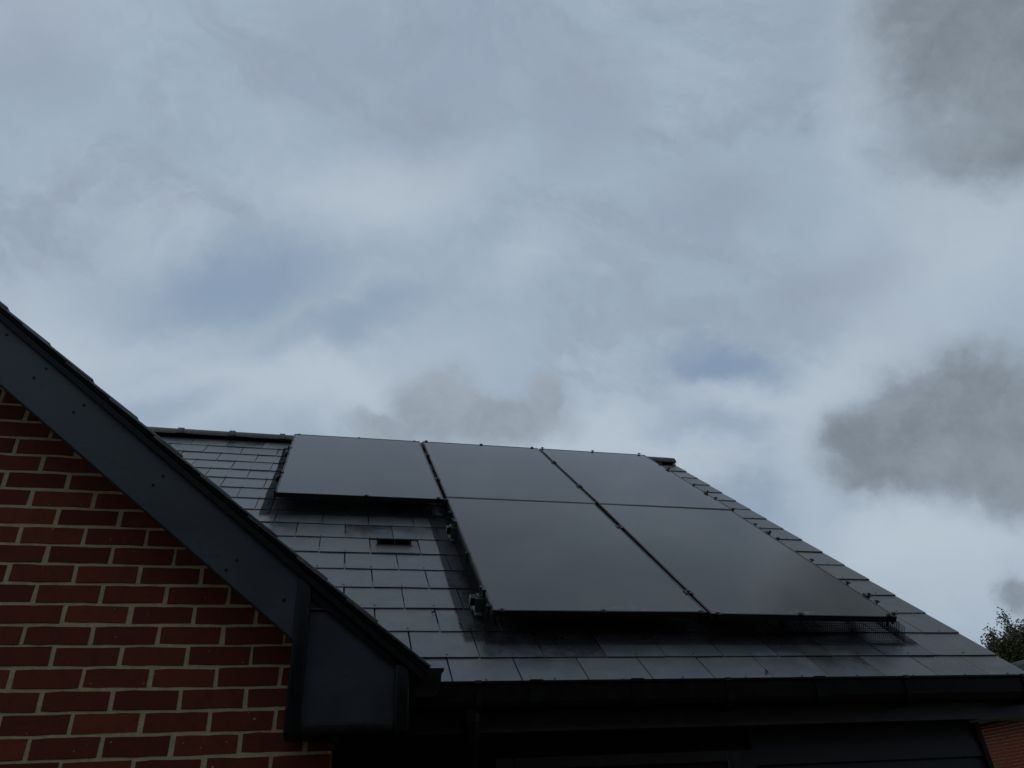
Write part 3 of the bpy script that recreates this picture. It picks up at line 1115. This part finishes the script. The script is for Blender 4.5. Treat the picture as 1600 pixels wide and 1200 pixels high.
# ------------------------------------------------------------------ neighbouring house to the right
nb = thing('neighbour_house', 'distant red brick house with grey tiled roof beyond the slate roof corner', 'house', (19.5, 15.0, 0))
NX, NY0, NY1, NZ = 16.62, 9.0, 20.5, 2.16 + ZC
mb = MB()
mb.box(NX + .012, NX + 6.0, NY0, NY1, 0, NZ)
nwall = part('wall', mb, MAT['mortar'], nb)
mb = MB()
for row in range(int(NZ / .075)):
    z0 = row * .075 + .005
    o_ = .1125 * (row % 2)
    for j in range(int((NY1 - NY0) / .225)):
        y0 = NY0 + j * .225 + o_
        mb.box(NX + random.uniform(-.002, .002), NX + .02, y0, y0 + .215, z0, z0 + .065)
o = part('brickwork', mb, MAT['brick'], nwall)
o['kind'] = 'stuff'
XRn, ZRn = NX + 3.0, NZ + 1.40
mb = MB()
for sgn in (1, -1):
    xe = NX - .25 if sgn == 1 else NX + 6.25
    q = [(xe, NY0 - .2, NZ - .02), (XRn, NY0 - .2, ZRn), (XRn, NY1 + .2, ZRn), (xe, NY1 + .2, NZ - .02)]
    q2 = [(x, y, z + .12) for x, y, z in q]
    mb.hexa(q + q2)
nroof = part('roof', mb, MAT['tile'], nb)
mb = MB()
for k in range(14):
    f = (k + .5) / 14
    for sgn in (1,):
        x = NX - .25 + (XRn - NX + .25) * f
        z = NZ - .02 + (ZRn - NZ + .02) * f + .125
        mb.box(x - .12, x + .12, NY0 - .2, NY1 + .2, z - .02, z + .03)
o = part('tile_courses', mb, MAT['tile'], nroof)
mb = MB()
mb.tube([(XRn, NY0 - .2, ZRn + .12), (XRn, NY1 + .2, ZRn + .12)], .13, 8)
part('ridge', mb, MAT['ridge'], nroof)
mb = MB()
mb.box(NX - .27, NX - .245, NY0, NY1, NZ - .12, NZ + .1)
part('fascia', mb, MAT['wire'], nb)
mb = MB()
mb.box(NX - .24, NX + .0, NY0, NY1, NZ - .10, NZ - .08)
part('soffit', mb, MAT['wire'], nb)

# ------------------------------------------------------------------ tree beyond the neighbour
tdir = fw + rt * ((1632 - 800) / 1157.97) - up * ((1054 - 600) / 1157.97)
tc = tdir * 27.0 + Vector((0, 0, ZC))
tree = thing('tree', 'dark olive-green bushy tree rising behind the slate roof corner', 'tree', (tc.x, tc.y, 0))
mb = MB()
base = Vector((tc.x, tc.y, 0))
mb.tube([base, base + Vector((.05, 0, 1.6)), base + Vector((-.05, .1, 3.2)), tc], [.24, .18, .14, .05], 10)
tips = []
rr = random.Random(3)
for k in range(60):
    a = rr.uniform(0, 2 * math.pi)
    el = rr.uniform(-.35, 1.45)
    L = rr.uniform(1.5, 2.1) * (1.0 if el < .9 else .95)
    st = base + Vector((0, 0, rr.uniform(2.4, 4.2)))
    en = tc + Vector((math.cos(a) * math.cos(el) * L, math.sin(a) * math.cos(el) * L, math.sin(el) * L * .95))
    mid = (st + en) / 2 + Vector((0, 0, -.15))
    mb.tube([st, mid, en], [.06, .035, .008], 5)
    tips.append((en, (en - st).normalized()))
    for _ in range(10):
        d = Vector((rr.gauss(0, 1), rr.gauss(0, 1), rr.gauss(.5, .8))).normalized()
        s0 = mid.lerp(en, rr.uniform(-.1, 1))
        e2 = s0 + d * rr.uniform(.3, .75)
        mb.bar(s0, e2, .012)
        tips.append((e2, d))
part('trunk', mb, MAT['bark'], tree)
V, F = [], []
for en, d in tips:
    for _ in range(230):
        c0 = en - d * abs(rr.gauss(0, .28)) + Vector((rr.gauss(0, .13), rr.gauss(0, .13), rr.gauss(0, .13)))
        ax = Vector((rr.gauss(0, 1), rr.gauss(0, 1), rr.gauss(0, 1))) + d
        ax.normalize()
        s = ax.cross(Vector((rr.gauss(0, 1), rr.gauss(0, 1), rr.gauss(0, 1)))).normalized()
        l, w = rr.uniform(.06, .105), rr.uniform(.022, .036)
        o0 = len(V)
        V += [c0, c0 + ax * l * .5 + s * w, c0 + ax * l, c0 + ax * l * .5 - s * w]
        F.append((o0, o0 + 1, o0 + 2, o0 + 3))
b = MB()
b.add(V, F)
me = bpy.data.meshes.new('crown')
me.from_pydata(b.v, [], b.f)
me.materials.append(MAT['leaf'])
link('crown', me, tree)

print('slates', nsl, 'objects', len(bpy.data.objects))

# ------------------------------------------------------------------ unseen house added behind the camera, blocks sky to darken gable and eaves
ob = thing('added_shade_house', 'unseen red brick house added behind the camera to shade the gable and eaves', 'house', (6, -6, 0))
mb = MB()
mb.box(-4.2, 9.6, -8.0, -3.0, 0, 4.8)
part('wall', mb, MAT['brick'], ob)
mb = MB()
mb.prism([(-4.5, -2.7, 4.81), (-4.5, -5.5, 7.2), (-4.5, -8.3, 4.81)], (14.4, 0, 0))
part('roof', mb, MAT['tile'], ob)

print('slates', nsl, 'objects', len(bpy.data.objects))
